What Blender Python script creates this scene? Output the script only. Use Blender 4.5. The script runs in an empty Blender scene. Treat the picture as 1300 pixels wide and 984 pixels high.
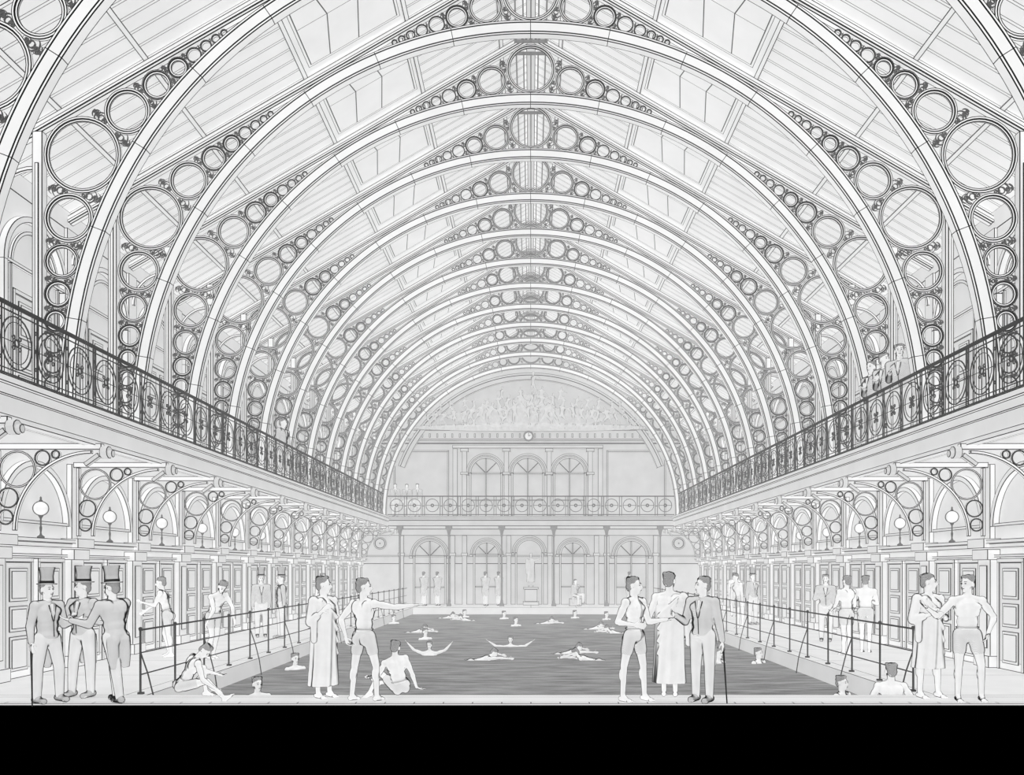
import bpy, math, random
from mathutils import Vector, Matrix
V=Vector
random.seed(7)
sc=bpy.context.scene
COL=sc.collection
try:
    sc.view_settings.view_transform='Standard'; sc.view_settings.look='None'
except Exception: pass
# ------------------------------------------------------------ materials
def newmat(n):
    m=bpy.data.materials.new(n); m.use_nodes=True; nt=m.node_tree; nt.nodes.clear(); return m,nt
def N(nt,t,**k):
    n=nt.nodes.new(t)
    for a,b in k.items(): setattr(n,a,b)
    return n
def math_(nt,op,a,b=None,c=None,clamp=False):
    n=N(nt,'ShaderNodeMath',operation=op); n.use_clamp=clamp
    for i,x in enumerate((a,b,c)):
        if x is None: continue
        if isinstance(x,(int,float)): n.inputs[i].default_value=x
        else: nt.links.new(x,n.inputs[i])
    return n.outputs[0]
def maprange(nt,x,a,b,c,d):
    n=N(nt,'ShaderNodeMapRange'); nt.links.new(x,n.inputs[0])
    for i,vv in enumerate((a,b,c,d)): n.inputs[i+1].default_value=vv
    return n.outputs[0]
def depthf(nt):  # fades the ink with distance, aerial haze put into the colours
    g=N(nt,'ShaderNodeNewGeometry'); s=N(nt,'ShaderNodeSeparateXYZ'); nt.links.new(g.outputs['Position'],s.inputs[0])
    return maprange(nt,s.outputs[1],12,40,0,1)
def finish(nt,val,rough=.9):
    c=N(nt,'ShaderNodeCombineColor')
    for i in range(3): nt.links.new(val,c.inputs[i])
    b=N(nt,'ShaderNodeBsdfPrincipled'); nt.links.new(c.outputs[0],b.inputs['Base Color'])
    b.inputs['Roughness'].default_value=rough
    b.inputs['Specular IOR Level'].default_value=0.0 if rough>.5 else .2
    o=N(nt,'ShaderNodeOutputMaterial'); nt.links.new(b.outputs[0],o.inputs[0]); return b
def lerp(nt,f,a,b):
    d=math_(nt,'SUBTRACT',b,a); return math_(nt,'MULTIPLY_ADD',d,f,a) 
def paper(nt,base,amt=.04,scale=1.5):
    n=N(nt,'ShaderNodeTexNoise'); n.inputs['Scale'].default_value=scale; n.inputs['Detail'].default_value=3
    g=N(nt,'ShaderNodeNewGeometry'); nt.links.new(g.outputs['Position'],n.inputs['Vector'])
    return maprange(nt,n.outputs['Fac'],.2,.8,base-amt,base+amt)
def mat_ink(name,base=.82,t=.013,near=.03,far=.33,grow=1.6):
    m,nt=newmat(name)
    a=N(nt,'ShaderNodeAttribute',attribute_name='ink')
    s=N(nt,'ShaderNodeSeparateColor'); nt.links.new(a.outputs['Color'],s.inputs[0])
    mn=math_(nt,'MINIMUM',math_(nt,'MINIMUM',s.outputs[0],s.outputs[1]),math_(nt,'MINIMUM',s.outputs[2],a.outputs['Alpha']))
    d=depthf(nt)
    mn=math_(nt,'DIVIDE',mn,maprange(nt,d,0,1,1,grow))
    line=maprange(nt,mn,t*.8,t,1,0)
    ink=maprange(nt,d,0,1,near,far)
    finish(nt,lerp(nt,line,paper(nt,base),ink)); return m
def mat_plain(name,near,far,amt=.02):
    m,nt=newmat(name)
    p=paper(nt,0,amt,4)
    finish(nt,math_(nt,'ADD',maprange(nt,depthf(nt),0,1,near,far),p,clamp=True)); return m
def mat_fig(name,base,edge=.02,lo=.43,hi=.66,hatch=0,scale=60,far=.22):
    m,nt=newmat(name)
    lw=N(nt,'ShaderNodeLayerWeight'); lw.inputs[0].default_value=.5
    line=maprange(nt,lw.outputs['Facing'],lo,hi,0,1)  # ink outline; the wide ramp also puts rounded shading into the colour
    b=paper(nt,base,.05,6)
    if hatch:
        w=N(nt,'ShaderNodeTexWave'); w.inputs['Scale'].default_value=scale; w.inputs['Distortion'].default_value=1.5
        w.bands_direction='DIAGONAL'
        tc=N(nt,'ShaderNodeTexCoord'); nt.links.new(tc.outputs['Object'],w.inputs['Vector'])
        b=math_(nt,'SUBTRACT',b,math_(nt,'MULTIPLY',w.outputs['Fac'],hatch),clamp=True)
    ink=maprange(nt,depthf(nt),0,1,edge,far)
    finish(nt,lerp(nt,line,b,ink)); return m
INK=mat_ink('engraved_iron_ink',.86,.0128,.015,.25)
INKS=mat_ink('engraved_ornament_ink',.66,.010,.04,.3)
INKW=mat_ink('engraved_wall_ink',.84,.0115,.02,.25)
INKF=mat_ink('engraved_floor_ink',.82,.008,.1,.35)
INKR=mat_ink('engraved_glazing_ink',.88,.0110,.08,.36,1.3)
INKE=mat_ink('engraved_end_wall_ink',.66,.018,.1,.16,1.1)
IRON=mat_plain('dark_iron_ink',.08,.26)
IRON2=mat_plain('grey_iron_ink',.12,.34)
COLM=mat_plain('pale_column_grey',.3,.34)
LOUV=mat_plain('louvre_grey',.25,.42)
BLACK=mat_plain('black_stone',.0,.0,0)
SKIN=mat_fig('drawn_skin',.84)
CLOTH=mat_fig('drawn_linen',.82,lo=.36,hi=.60,edge=.06)
COAT=mat_fig('drawn_wool_coat',.78,hatch=.30,scale=45,lo=.35,hi=.58)
TROU=mat_fig('drawn_trousers',.82,hatch=.10,scale=30)
TRUNK=mat_fig('drawn_trunks',.78,hatch=.18,scale=34)
HAIR=mat_fig('drawn_hair',.54,hatch=.42,scale=50)
HAT=mat_fig('drawn_silk_hat',.64,hatch=.28,scale=40,lo=.3,hi=.6)
DARK=mat_plain('dark_ink',.03,.2)
RELIEF=mat_fig('drawn_relief',.66,edge=.05,lo=.25,hi=.65,far=.28)
GLOBE=mat_fig('white_glass_globe',.88)
WATER,nt=newmat('grey_pool_water')
g=N(nt,'ShaderNodeNewGeometry'); mp=N(nt,'ShaderNodeMapping'); mp.inputs['Scale'].default_value=(.6,2.6,1)
nt.links.new(g.outputs['Position'],mp.inputs[0])
nz=N(nt,'ShaderNodeTexNoise'); nz.inputs['Scale'].default_value=2.2; nz.inputs['Detail'].default_value=6; nt.links.new(mp.outputs[0],nz.inputs['Vector'])
w=N(nt,'ShaderNodeTexWave',bands_direction='Y'); w.inputs['Scale'].default_value=4.2; w.inputs['Distortion'].default_value=5; w.inputs['Detail'].default_value=3; w.inputs['Detail Scale'].default_value=1.2
nt.links.new(g.outputs['Position'],w.inputs['Vector'])
v1=maprange(nt,nz.outputs['Fac'],.3,.7,.12,.32)
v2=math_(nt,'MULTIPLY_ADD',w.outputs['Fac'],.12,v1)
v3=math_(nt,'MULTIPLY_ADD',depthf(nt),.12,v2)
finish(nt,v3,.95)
# ------------------------------------------------------------ mesh builder with ink distances
class M:
    def __init__(s): s.v=[];s.f=[];s.k=[]
    def quad(s,a,b,c,d,e='1111'):
        P=[V(a),V(b),V(c),V(d)]; i=len(s.v); s.v+= [tuple(p) for p in P]; s.f.append((i,i+1,i+2,i+3))
        D=[]
        for n in range(4):
            if e[n]!='1': D.append((9,9,9,9)); continue
            p=P[n]; q=P[(n+1)%4]; u=q-p; L=u.length
            if L<1e-6: D.append((9,9,9,9)); continue
            u/=L
            D.append(tuple(((x-p)-u*((x-p).dot(u))).length for x in P))
        for j in range(4): s.k+= [D[0][j],D[1][j],D[2][j],D[3][j]]
    def box(s,x0,x1,y0,y1,z0,z1):
        if x0>x1:x0,x1=x1,x0
        s.obox(V(((x0+x1)/2,(y0+y1)/2,(z0+z1)/2)),V(((x1-x0)/2,0,0)),V((0,(y1-y0)/2,0)),V((0,0,(z1-z0)/2)))
    def obox(s,c,X,Y,Z):
        c=V(c)
        def p(a,b,d): return c+X*a+Y*b+Z*d
        s.quad(p(-1,-1,-1),p(1,-1,-1),p(1,-1,1),p(-1,-1,1))
        s.quad(p(1,1,-1),p(-1,1,-1),p(-1,1,1),p(1,1,1))
        s.quad(p(-1,1,-1),p(-1,-1,-1),p(-1,-1,1),p(-1,1,1))
        s.quad(p(1,-1,-1),p(1,1,-1),p(1,1,1),p(1,-1,1))
        s.quad(p(-1,-1,1),p(1,-1,1),p(1,1,1),p(-1,1,1))
        s.quad(p(-1,1,-1),p(1,1,-1),p(1,-1,-1),p(-1,-1,-1))
    def beam(s,a,b,w,h,up=(0,0,1)):
        a=V(a);b=V(b);d=b-a; L=d.length; d/=L; u=V(up); x=d.cross(u).normalized(); z=x.cross(d)
        s.obox((a+b)/2,x*(w/2),d*(L/2),z*(h/2))
    def path(s,pts,w,h,up):
        for a,b in zip(pts,pts[1:]): s.beam(a,b,w,h,up)
    def band(s,c,U,W_,T,r0,r1,a0,a1,th,seg,joints=0,closed=False,mid=None,endink=True):
        c=V(c);U=V(U);W_=V(W_);T=V(T)*(th/2)
        def p(r,a,t): return c+U*(r*math.cos(a))+W_*(r*math.sin(a))+T*t
        rs=[r0]+(mid or [])+[r1]
        for i in range(seg):
            A=a0+(a1-a0)*i/seg; B=a0+(a1-a0)*(i+1)/seg
            j=1 if joints and i%joints==0 else 0
            if i==0 and not closed: j=1
            l=1 if (i==seg-1 and not closed) else 0
            for q in range(len(rs)-1):
                s.quad(p(rs[q],A,-1),p(rs[q],B,-1),p(rs[q+1],B,-1),p(rs[q+1],A,-1),'1%d1%d'%(l,j))
            s.quad(p(r0,B,1),p(r0,A,1),p(r1,A,1),p(r1,B,1),'1010')
            s.quad(p(r0,A,-1),p(r0,A,1),p(r0,B,1),p(r0,B,-1),('1' if j else '0')+'101')
            s.quad(p(r1,A,1),p(r1,A,-1),p(r1,B,-1),p(r1,B,1),'0101')
        if not closed:
            for A in (a0,a1): s.quad(p(r0,A,-1),p(r1,A,-1),p(r1,A,1),p(r0,A,1))
    def ring(s,c,U,W_,T,r0,r1,th,seg=28,mid=None): s.band(c,U,W_,T,r0,r1,0,2*math.pi,th,seg,closed=True,mid=mid)
    def disc(s,c,U,W_,r,seg=20,e='0000'):
        c=V(c);U=V(U);W_=V(W_)
        for i in range(0,seg,2):
            A=[2*math.pi*(i+k)/seg for k in range(3)]
            q=[c+U*(r*math.cos(a))+W_*(r*math.sin(a)) for a in A]
            s.quad(c,q[0],q[1],q[2],'0110')
    def mesh(s,name,mat):
        me=bpy.data.meshes.new(name); me.from_pydata(s.v,[],s.f)
        at=me.attributes.new('ink','FLOAT_COLOR','CORNER'); at.data.foreach_set('color',s.k)
        me.materials.append(mat); me.update(); return me
def tag(o,label=None,cat=None,group=None,kind=None):
    if label:o['label']=label
    if cat:o['category']=cat
    if group:o['group']=group
    if kind:o['kind']=kind
def OB(name,me,loc=(0,0,0),parent=None,**k):
    o=bpy.data.objects.new(name,me); COL.objects.link(o); o.location=loc
    if parent:o.parent=parent
    tag(o,**k); return o
def EM(name,loc=(0,0,0),**k):
    o=OB(name,None,loc,**k); o.empty_display_size=.2; return o
def clone(top,loc):
    n=top.copy(); COL.objects.link(n); n.location=loc
    for ch in list(top.children):
        c=ch.copy(); COL.objects.link(c); c.parent=n
        for g2 in list(ch.children):
            c2=g2.copy(); COL.objects.link(c2); c2.parent=c
    return n
X_=(1,0,0);Y_=(0,1,0);Z_=(0,0,1)
# ------------------------------------------------------------ dimensions
CZ=4.64; R1=7.24; Ro=7.5; WC=7.78; TH=math.radians(30); BAY=2.475; Y0=13.86
WW=8.7; GZ=4.35; YE=44.6; YF=42.3; EYE=1.84; WT=8.56
ky=lambda k:Y0+BAY*k
# ------------------------------------------------------------ trusses
def pk(phi,r): return ((Ro+r)*math.sin(phi),CZ+(Ro+r)*math.cos(phi),r)
rr=lambda p:Ro*math.tan((p-TH)/2)**2
rc=lambda p:(WC-Ro*math.sin(p))/(1+math.sin(p))
def walk(p,r,fn,step,stop):
    out=[];cur=pk(p,r)
    q=p
    while True:
        q+=step
        if stop(q): break
        r2=fn(q)
        if r2<.055: break
        n=pk(q,r2)
        if math.hypot(n[0]-cur[0],n[1]-cur[1])>=n[2]+cur[2]+.015:
            out.append(n);cur=n
    return out
apex=pk(0,rr(0)); 
up=walk(0,rr(0),rr,.0015,lambda q:q>=TH)
lo,hi=math.radians(40),math.radians(85)
for _ in range(60):
    m=(lo+hi)/2
    if rr(m)<rc(m): lo=m
    else: hi=m
pb=lo; big=pk(pb,rr(pb))
h1=walk(pb,rr(pb),rr,-.0015,lambda q:q<=TH)
h2=walk(pb,rr(pb),rc,.0015,lambda q:q>math.radians(91))
half=up+[big]+h1+h2
mR={}
def ringmesh(r,dbl=True):
    k=(round(r,3),dbl)
    if k not in mR:
        m=M(); wd=min(.042,max(.025,r*.11)); m.ring((0,0,0),X_,Z_,Y_,r-wd,r,.05,36 if r>.3 else 20)
        if r>.17 and dbl: m.ring((0,0,0),X_,Z_,Y_,r-wd-.040,r-wd,.03,36 if r>.3 else 20)
        mR[k]=m.mesh('ring',INK)
    return mR[k]
m=M(); m.band((0,0,CZ),X_,Z_,Y_,R1,Ro,math.radians(-2.3),math.radians(182.3),.16,96,joints=6,mid=[R1+.045,Ro-.045]); me_rib=m.mesh('arch_rib',INK)
me_raf=[];me_col=[]
for sx in (1,-1):
    m=M(); rz=CZ+(Ro+.09)/math.cos(TH)
    ex=WW; ez=CZ+((Ro+.09)-ex*math.sin(TH))/math.cos(TH)
    m.beam((0,0,rz),(sx*ex,0,ez),.10,.16,(0,0,1)); 
    m.beam((0,-.06,rz-.02),(sx*ex,-.06,ez-.02),.02,.05)
    me_raf.append(m.mesh('rafter',INK))
    m=M(); m.box(sx*WC,sx*(WC+.16),-.07,.07,GZ,CZ+(Ro-WC*math.sin(TH))/math.cos(TH))
    m.box(sx*(WC-.04),sx*(WC+.22),-.11,.11,GZ,GZ+.35); m.box(sx*(WC+.05),sx*(WC+.11),-.09,-.07,GZ+.4,8.3)
    m.band((sx*(WC+.16),0,7.55),(sx,0,0),Z_,Y_,.66,.72,0,math.pi/2,.06,10)
    me_col.append(m.mesh('column',INK))
def infill():
    m=M()
    seq=[apex]+up
    for L in (seq,[big]+h1,[big]+h2):
        for sx in (1,-1):
            for a,b in zip(L,L[1:]):
                if a[2]<.075: continue
                for sg in (-1,1):
                    tx=a[0]+(b[0]-a[0])*a[2]/(a[2]+b[2]); tz=a[1]+(b[1]-a[1])*a[2]/(a[2]+b[2])
                    nx,nz=-(b[1]-a[1]),(b[0]-a[0]); l=math.hypot(nx,nz); nx/=l;nz/=l
                    mn=min(a[2],b[2])
                    for dd,r in ((mn*.6,mn*.15),(mn*.36,mn*.07),(mn*.86,mn*.10)):
                        m.ring((sx*(tx+sg*nx*dd),0,tz+sg*nz*dd),X_,Z_,Y_,max(0,r-.012),r,.03,8)
                        if mn>.12:
                            a0=math.atan2(nz*sg,sx*nx*sg)
                            m.band((sx*(tx+sg*nx*dd),0,tz+sg*nz*dd),X_,Z_,Y_,r*1.5,r*1.5+.010,a0-1.9,a0+.4,.03,6)
                            m.band((sx*(tx+sg*nx*dd),0,tz+sg*nz*dd),X_,Z_,Y_,r*2.0,r*2.0+.008,a0-.4,a0+1.2,.03,5)
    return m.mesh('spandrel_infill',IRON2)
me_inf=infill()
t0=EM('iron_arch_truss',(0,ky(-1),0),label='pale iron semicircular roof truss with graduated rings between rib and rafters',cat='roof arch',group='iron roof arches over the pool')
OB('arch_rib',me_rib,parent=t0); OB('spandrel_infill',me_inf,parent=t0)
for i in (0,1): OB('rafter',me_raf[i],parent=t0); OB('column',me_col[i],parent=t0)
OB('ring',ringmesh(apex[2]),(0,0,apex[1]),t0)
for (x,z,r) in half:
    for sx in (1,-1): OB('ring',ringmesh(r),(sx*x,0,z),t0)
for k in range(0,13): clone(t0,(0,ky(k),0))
# ------------------------------------------------------------ ceiling
m=M(); PO=7.74; YS=ky(-3)
def rp(sx,t,y,off=0):
    return V((sx*t*math.cos(TH),y,CZ+(PO+off)/math.cos(TH)-t*math.sin(TH)))
strips=[0,.75,2.7,4.9,7.1,8.7,10.05]
for sx in (1,-1):
    for k in range(-3,13):
        ya,yb=ky(k),min(ky(k+1),YE)
        for si in range(6):
            ta,tb=strips[si],strips[si+1]
            if si==2:
                i1,i2=ta+.12,tb-.12; j1,j2=ya+.2,yb-.16
                m.quad(rp(sx,ta,ya),rp(sx,ta,yb),rp(sx,i1,j2),rp(sx,i1,j1),'0000'); m.quad(rp(sx,tb,yb),rp(sx,tb,ya),rp(sx,i2,j1),rp(sx,i2,j2),'0000')
                m.quad(rp(sx,ta,ya),rp(sx,i1,j1),rp(sx,i2,j1),rp(sx,tb,ya),'0000'); m.quad(rp(sx,ta,yb),rp(sx,tb,yb),rp(sx,i2,j2),rp(sx,i1,j2),'0000')
                f=.06
                m.quad(rp(sx,i1,j1),rp(sx,i1,j2),rp(sx,i1+f,j2-f),rp(sx,i1+f,j1+f),'1010'); m.quad(rp(sx,i2,j1),rp(sx,i2,j2),rp(sx,i2-f,j2-f),rp(sx,i2-f,j1+f),'1010')
                m.quad(rp(sx,i1,j1),rp(sx,i1+f,j1+f),rp(sx,i2-f,j1+f),rp(sx,i2,j1),'0101'); m.quad(rp(sx,i1,j2),rp(sx,i1+f,j2-f),rp(sx,i2-f,j2-f),rp(sx,i2,j2),'0101')
                a0,a1,b0,b1=i1+f,i2-f,j1+f,j2-f
                for q in range(4):
                    y1=b0+(b1-b0)*q/4;y2=b0+(b1-b0)*(q+1)/4
                    for z in range(3):
                        u1=a0+(a1-a0)*z/3;u2=a0+(a1-a0)*(z+1)/3; sh_=.10
                        s1=sh_*(abs(q-2))*-1; s2=sh_*(abs(q+1-2))*-1; e1=0 if z==0 else 1; e2=0 if z==2 else 1
                        m.quad(rp(sx,u1-s1*e1,y1),rp(sx,u1-s2*e1,y2),rp(sx,u2-s2*e2,y2),rp(sx,u2-s1*e2,y1),'1111' if q in(1,) else '1%d1%d'%(1 if q==1 else 0,0))
            else:
                n=8
                for q in range(n):
                    y1=ya+(yb-ya)*q/n;y2=ya+(yb-ya)*(q+1)/n; yc=y1+.06
                    m.quad(rp(sx,ta,y1),rp(sx,ta,yc),rp(sx,tb,yc),rp(sx,tb,y1),'0101')
                    m.quad(rp(sx,ta,yc),rp(sx,ta,y2),rp(sx,tb,y2),rp(sx,tb,yc),'0000')
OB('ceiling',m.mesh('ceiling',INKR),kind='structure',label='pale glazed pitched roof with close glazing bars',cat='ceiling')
tn=0
def trim(m,mat=INKW,label='pale moulded trim'):
    global tn; tn+=1
    return OB('trim_%d'%tn,m.mesh('trim',mat),kind='structure',label=label,cat='trim')
for sx in (1,-1):
    for t in strips[1:-1]:
        m=M(); a=rp(sx,t,YS,-.04); b=rp(sx,t,YE,-.04); m.beam(a,b,.09,.04,(sx*.5,0,.866)); trim(m,INK,'pale roof purlin running the length of the hall')
m=M(); m.beam(rp(1,0,YS,-.12),rp(1,0,YE,-.12),.2,.2); trim(m,INK,'pale ridge beam')
m=M(); zr=CZ+PO/math.cos(TH)-.42
for q in range(5):
    x=-.32+.16*q
    m.box(x-.015,x+.015,.2,BAY-.2,zr-.03,zr+.03)
for y in (.2,BAY-.24): m.box(-.36,.36,y,y+.04,zr-.03,zr+.03)
me=m.mesh('trim',LOUV)
for k in range(-1,12):
    tn+=1; OB('trim_%d'%tn,me,(0,ky(k),0),kind='structure',label='grey slatted ventilator below the roof ridge',cat='trim')
# ------------------------------------------------------------ floor, water, black strip
YP0=11.83;YP1=12.62;YP2=41.0;XP=5.6;WZ=-.32
m=M()
def tiles(x0,x1,y0,y1,nx,ny,z=0):
    for i in range(nx):
        for j in range(ny):
            a=x0+(x1-x0)*i/nx;b=x0+(x1-x0)*(i+1)/nx;c=y0+(y1-y0)*j/ny;d=y0+(y1-y0)*(j+1)/ny
            m.quad((a,c,z),(b,c,z),(b,d,z),(a,d,z))
tiles(-9.2,9.2,YP0,YP0+.12,46,1); tiles(-9.2,9.2,YP0+.12,YP1-.2,1,1); tiles(-9.2,9.2,YP1-.2,YP1,1,1)
for s in(-1,1):
    tiles(s*XP,s*(XP+.3),YP1,YP2,1,12); tiles(s*(XP+.3),s*WW,YP1,YP2,1,12)
tiles(-WW,WW,YP2,YE,8,2)
for s in(-1,1): m.quad((s*XP,YP1,0),(s*XP,YP2,0),(s*XP,YP2,-.8),(s*XP,YP1,-.8))
m.quad((-XP,YP2,0),(XP,YP2,0),(XP,YP2,-.8),(-XP,YP2,-.8)); m.quad((-XP,YP1,0),(XP,YP1,0),(XP,YP1,-.8),(-XP,YP1,-.8))
m.quad((-9.2,YP0,0),(9.2,YP0,0),(9.2,YP0,-.03),(-9.2,YP0,-.03))
OB('floor',m.mesh('floor',INKF),kind='structure',label='pale stone pool surround with a tiled edge',cat='floor')
m=M(); m.box(-12,12,YP0+.01,YP0+.3,-3,-.035)  # added black face below the pool edge, stands in for the caption border
OB('wall_front',m.mesh('wall_front',BLACK),kind='structure',label='black foundation face under the pool edge',cat='wall')
m=M(); m.quad((-XP,YP1,WZ),(XP,YP1,WZ),(XP,YP2,WZ),(-XP,YP2,WZ),'0000')
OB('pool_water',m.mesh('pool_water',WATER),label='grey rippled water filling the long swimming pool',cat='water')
# ------------------------------------------------------------ side walls and galleries
dn=0;wn=0
def doormesh(w,h,leaves=1):
    m=M(); m.box(-.03,.03,-w/2,w/2,0,h)
    for L in range(leaves):
        a=-w/2+w*L/leaves; b=a+w/leaves; pz=[(.12,h*.36),(h*.40,h*.62),(h*.66,h-.1)]
        for (c,d) in pz:
            for s in(-1,1): m.box(s*.03,s*.045,a+.1,b-.1,c,d); m.box(s*.045,s*.055,a+.15,b-.15,c+.05,d-.05)
    m.box(-.05,.05,-w/2-.07,-w/2,0,h+.07);m.box(-.05,.05,w/2,w/2+.07,0,h+.07);m.box(-.05,.05,-w/2-.07,w/2+.07,h,h+.08)
    return m.mesh('door',INKW)
md1=doormesh(.72,1.95); md2=doormesh(1.2,2.1,2)
def lunette(r,inner=True):
    m=M(); m.band((0,0,0),Y_,Z_,X_,r-.10,r,0,math.pi,.12,28)
    if inner: m.band((0,0,0),Y_,Z_,X_,r-.3,r-.24,0,math.pi,.05,24)
    m.box(-.03,.03,-r+.1,r-.1,-.0,.06)
    return m
ml=lunette(1.1,False).mesh('window',INKW)
m=lunette(.98)
for s in(-1,1):
    a,b=sorted((s*.88,s*.98)); m.box(-.06,.06,a,b,-2.55,0)
    a,b=sorted((s*.69,s*.73)); m.box(-.02,.02,a,b,-2.55,0)
mg=m.mesh('window',INKW)
lamp=None
for sx,side in ((-1,'left'),(1,'right')):
    m=M(); x=sx*WW
    for k in range(-2,13):
        ya,yb=ky(k),min(ky(k+1),YE)
        for z0,z1 in ((0,.25),(.25,2.25),(2.25,GZ-.1),(GZ,GZ+.3),(GZ+.3,8.2),(8.2,WT)):
            e='1010'
            m.quad((x,ya,z0),(x,yb,z0),(x,yb,z1),(x,ya,z1),e)
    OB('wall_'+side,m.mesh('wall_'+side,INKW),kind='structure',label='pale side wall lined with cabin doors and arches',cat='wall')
    m=M(); 
    m.box(sx*(WW-.22),x,ky(-2),YE,2.22,2.30);m.box(sx*(WW-.28),x,ky(-2),YE,2.30,2.37); m.box(sx*(WW-.12),x,ky(-2),YE,2.05,2.10); trim(m,INKW,'pale moulded cornice above the cabin doors')
    m=M(); m.box(sx*(WW-.06),x,YP1,YE,0,.16); o=trim(m,INKW,'pale skirting along the cabin wall'); o.name='baseboard_'+side
    m=M(); m.box(sx*7.0,x,ky(-2),YE,GZ-.12,GZ); OB('floor_gallery_'+side,m.mesh('floor',INKW),kind='structure',label='pale gallery floor slab along the side wall',cat='floor')
    m=M(); m.box(sx*6.86,sx*7.1,ky(-2),YF,GZ-.06,GZ+.03); m.box(sx*6.93,sx*7.1,ky(-2),YF,GZ-.2,GZ-.06); m.box(sx*6.98,sx*7.1,ky(-2),YF,GZ-.46,GZ-.2); m.box(sx*6.94,sx*7.12,ky(-2),YF,GZ-.54,GZ-.46)
    trim(m,INKW,'pale moulded gallery fascia')
    u=EM('gallery_railing',(sx*7.0,ky(-2),GZ+.03),label='ornate iron gallery railing with rings and rosettes',cat='railing',group='ornate iron gallery railings')
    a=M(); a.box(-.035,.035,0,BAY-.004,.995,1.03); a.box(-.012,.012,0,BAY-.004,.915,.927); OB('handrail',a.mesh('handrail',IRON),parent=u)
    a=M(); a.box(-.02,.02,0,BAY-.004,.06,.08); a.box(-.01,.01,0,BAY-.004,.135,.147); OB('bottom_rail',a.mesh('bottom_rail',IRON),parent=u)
    a=M(); a.ring((0,0,0),Y_,Z_,X_,.350,.365,.016,24); a.ring((0,0,0),Y_,Z_,X_,.277,.285,.012,24); a.ring((0,0,0),Y_,Z_,X_,.04,.058,.02,10)
    for q in range(4):
        t=q*math.pi/2+math.pi/4; a.ring((0,.10*math.cos(t),.10*math.sin(t)),Y_,Z_,X_,.024,.034,.016,8)
    for t in (math.pi/2,-math.pi/2,0,math.pi): a.beam((0,.05*math.cos(t),.05*math.sin(t)),(0,.35*math.cos(t),.35*math.sin(t)),.009,.009,(1,0,0))
    mrp=a.mesh('ring_panel',IRON)
    for q in range(3): OB('ring_panel',mrp,(0,BAY*(q+.5)/3,.525),u)
    a=M(); a.box(-.009,.009,0,.014,.03,.985); a.box(-.009,.009,.065,.080,.03,.985)
    for z in (.27,.525,.78): a.ring((0,.04,z),Y_,Z_,X_,.018,.030,.016,8)
    mb=a.mesh('baluster',IRON)
    for q in range(3): OB('baluster',mb,(0,BAY*q/3,0),u)
    for k in range(-1,12):
        if ky(k+1)<=YF+.6: clone(u,(sx*7.0,ky(k),GZ+.03))
    cx,cz2,Rb,xw,zb=7.0,2.45,1.28,8.52,3.74
    br=EM('gallery_bracket',(0,ky(-1),0),label='pale iron bracket with rings carrying the gallery',cat='bracket',group='iron gallery brackets')
    a=M(); a.beam((sx*6.85,0,zb+.05),(sx*8.6,0,zb+.05),.10,.10); OB('beam',a.mesh('beam',INK),parent=br)
    a=M(); a.band((sx*cx,0,cz2),(sx,0,0),Z_,Y_,Rb-.05,Rb,0,math.pi/2*.99,.06,18); OB('curved_rib',a.mesh('curved_rib',INK),parent=br)
    a=M(); a.box(sx*8.50,sx*8.55,-.04,.04,2.45,3.74); OB('wall_plate',a.mesh('wall_plate',INK),parent=br)
    lst=[(8.52-.309,3.74-.309,.30)]
    for L,fn in ((0,lambda p:(1.52-Rb*math.cos(p))/(1+math.cos(p))),(1,lambda p:(1.29-Rb*math.sin(p))/(1+math.sin(p)))):
        p=math.atan2(lst[0][1]-cz2,lst[0][0]-cx); cur=lst[0]; st=-.004 if L==0 else .004; cnt=0
        while 0.03<p<1.54 and cnt<2:
            p+=st; r=fn(p)
            if r<.07:break
            n=(cx+(Rb+r)*math.cos(p),cz2+(Rb+r)*math.sin(p),r)
            if math.hypot(n[0]-cur[0],n[1]-cur[1])>=cur[2]+r+.01: lst.append(n);cur=n;cnt+=1
    for (rx,rz,r) in lst:
        OB('ring',ringmesh(r,False),(sx*rx,0,rz),br)
    a=M(); a.ring((sx*6.80,0,3.70),Y_,Z_,X_,.02,.10,.12,10); a.ring((sx*6.72,0,3.68),Y_,Z_,X_,.0,.06,.08,8); a.beam((sx*6.9,0,3.66),(sx*7.12,0,3.5),.08,.07); OB('mask_boss',a.mesh('mask_boss',INKS),parent=br)
    for k in range(0,13): clone(br,(0,ky(k),0))
    a=M(); a.box(sx*(WW-.16),x,-.22,.22,0,2.2);a.box(sx*(WW-.22),x,-.27,.27,0,.22);a.box(sx*(WW-.24),x,-.28,.28,2.0,2.2)
    a.box(sx*(WW-.18),sx*(WW-.16),-.13,.13,.35,1.9); a.box(sx*(WW-.10),x,-.10,.10,2.37,3.8); a.box(sx*(WW-.32),x,-.3,.3,2.22,2.40)
    a.box(sx*(WW-.06),x,-.18,.18,GZ,8.2);a.box(sx*(WW-.12),x,-.22,.22,GZ,GZ+.3)
    mp_=a.mesh('trim',INKW)
    for k in range(-1,13):
        tn+=1; OB('trim_%d'%tn,mp_,(0,ky(k),0),kind='structure',label='pale wall pilaster between cabin doors',cat='trim')
    for k in range(-1,12):
        yc=ky(k)+BAY/2
        for dy in(-.5,.5):
            dn+=1; OB('door_%d'%dn,md1,(sx*(WW-.03),yc+dy,0),kind='structure',label='pale panelled cabin door',cat='door')
        dn+=1; OB('door_%d'%dn,md2,(sx*(WW-.03),yc,GZ),kind='structure',label='pale panelled double gallery door',cat='door')
        wn+=1; OB('window_%d'%wn,ml,(sx*(WW-.06),yc,2.62),kind='structure',label='pale blind arch over cabin doors',cat='window')
        wn+=1; OB('window_%d'%wn,mg,(sx*(WW-.06),yc,6.92),kind='structure',label='pale round arched recess on the gallery',cat='window')
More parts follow.
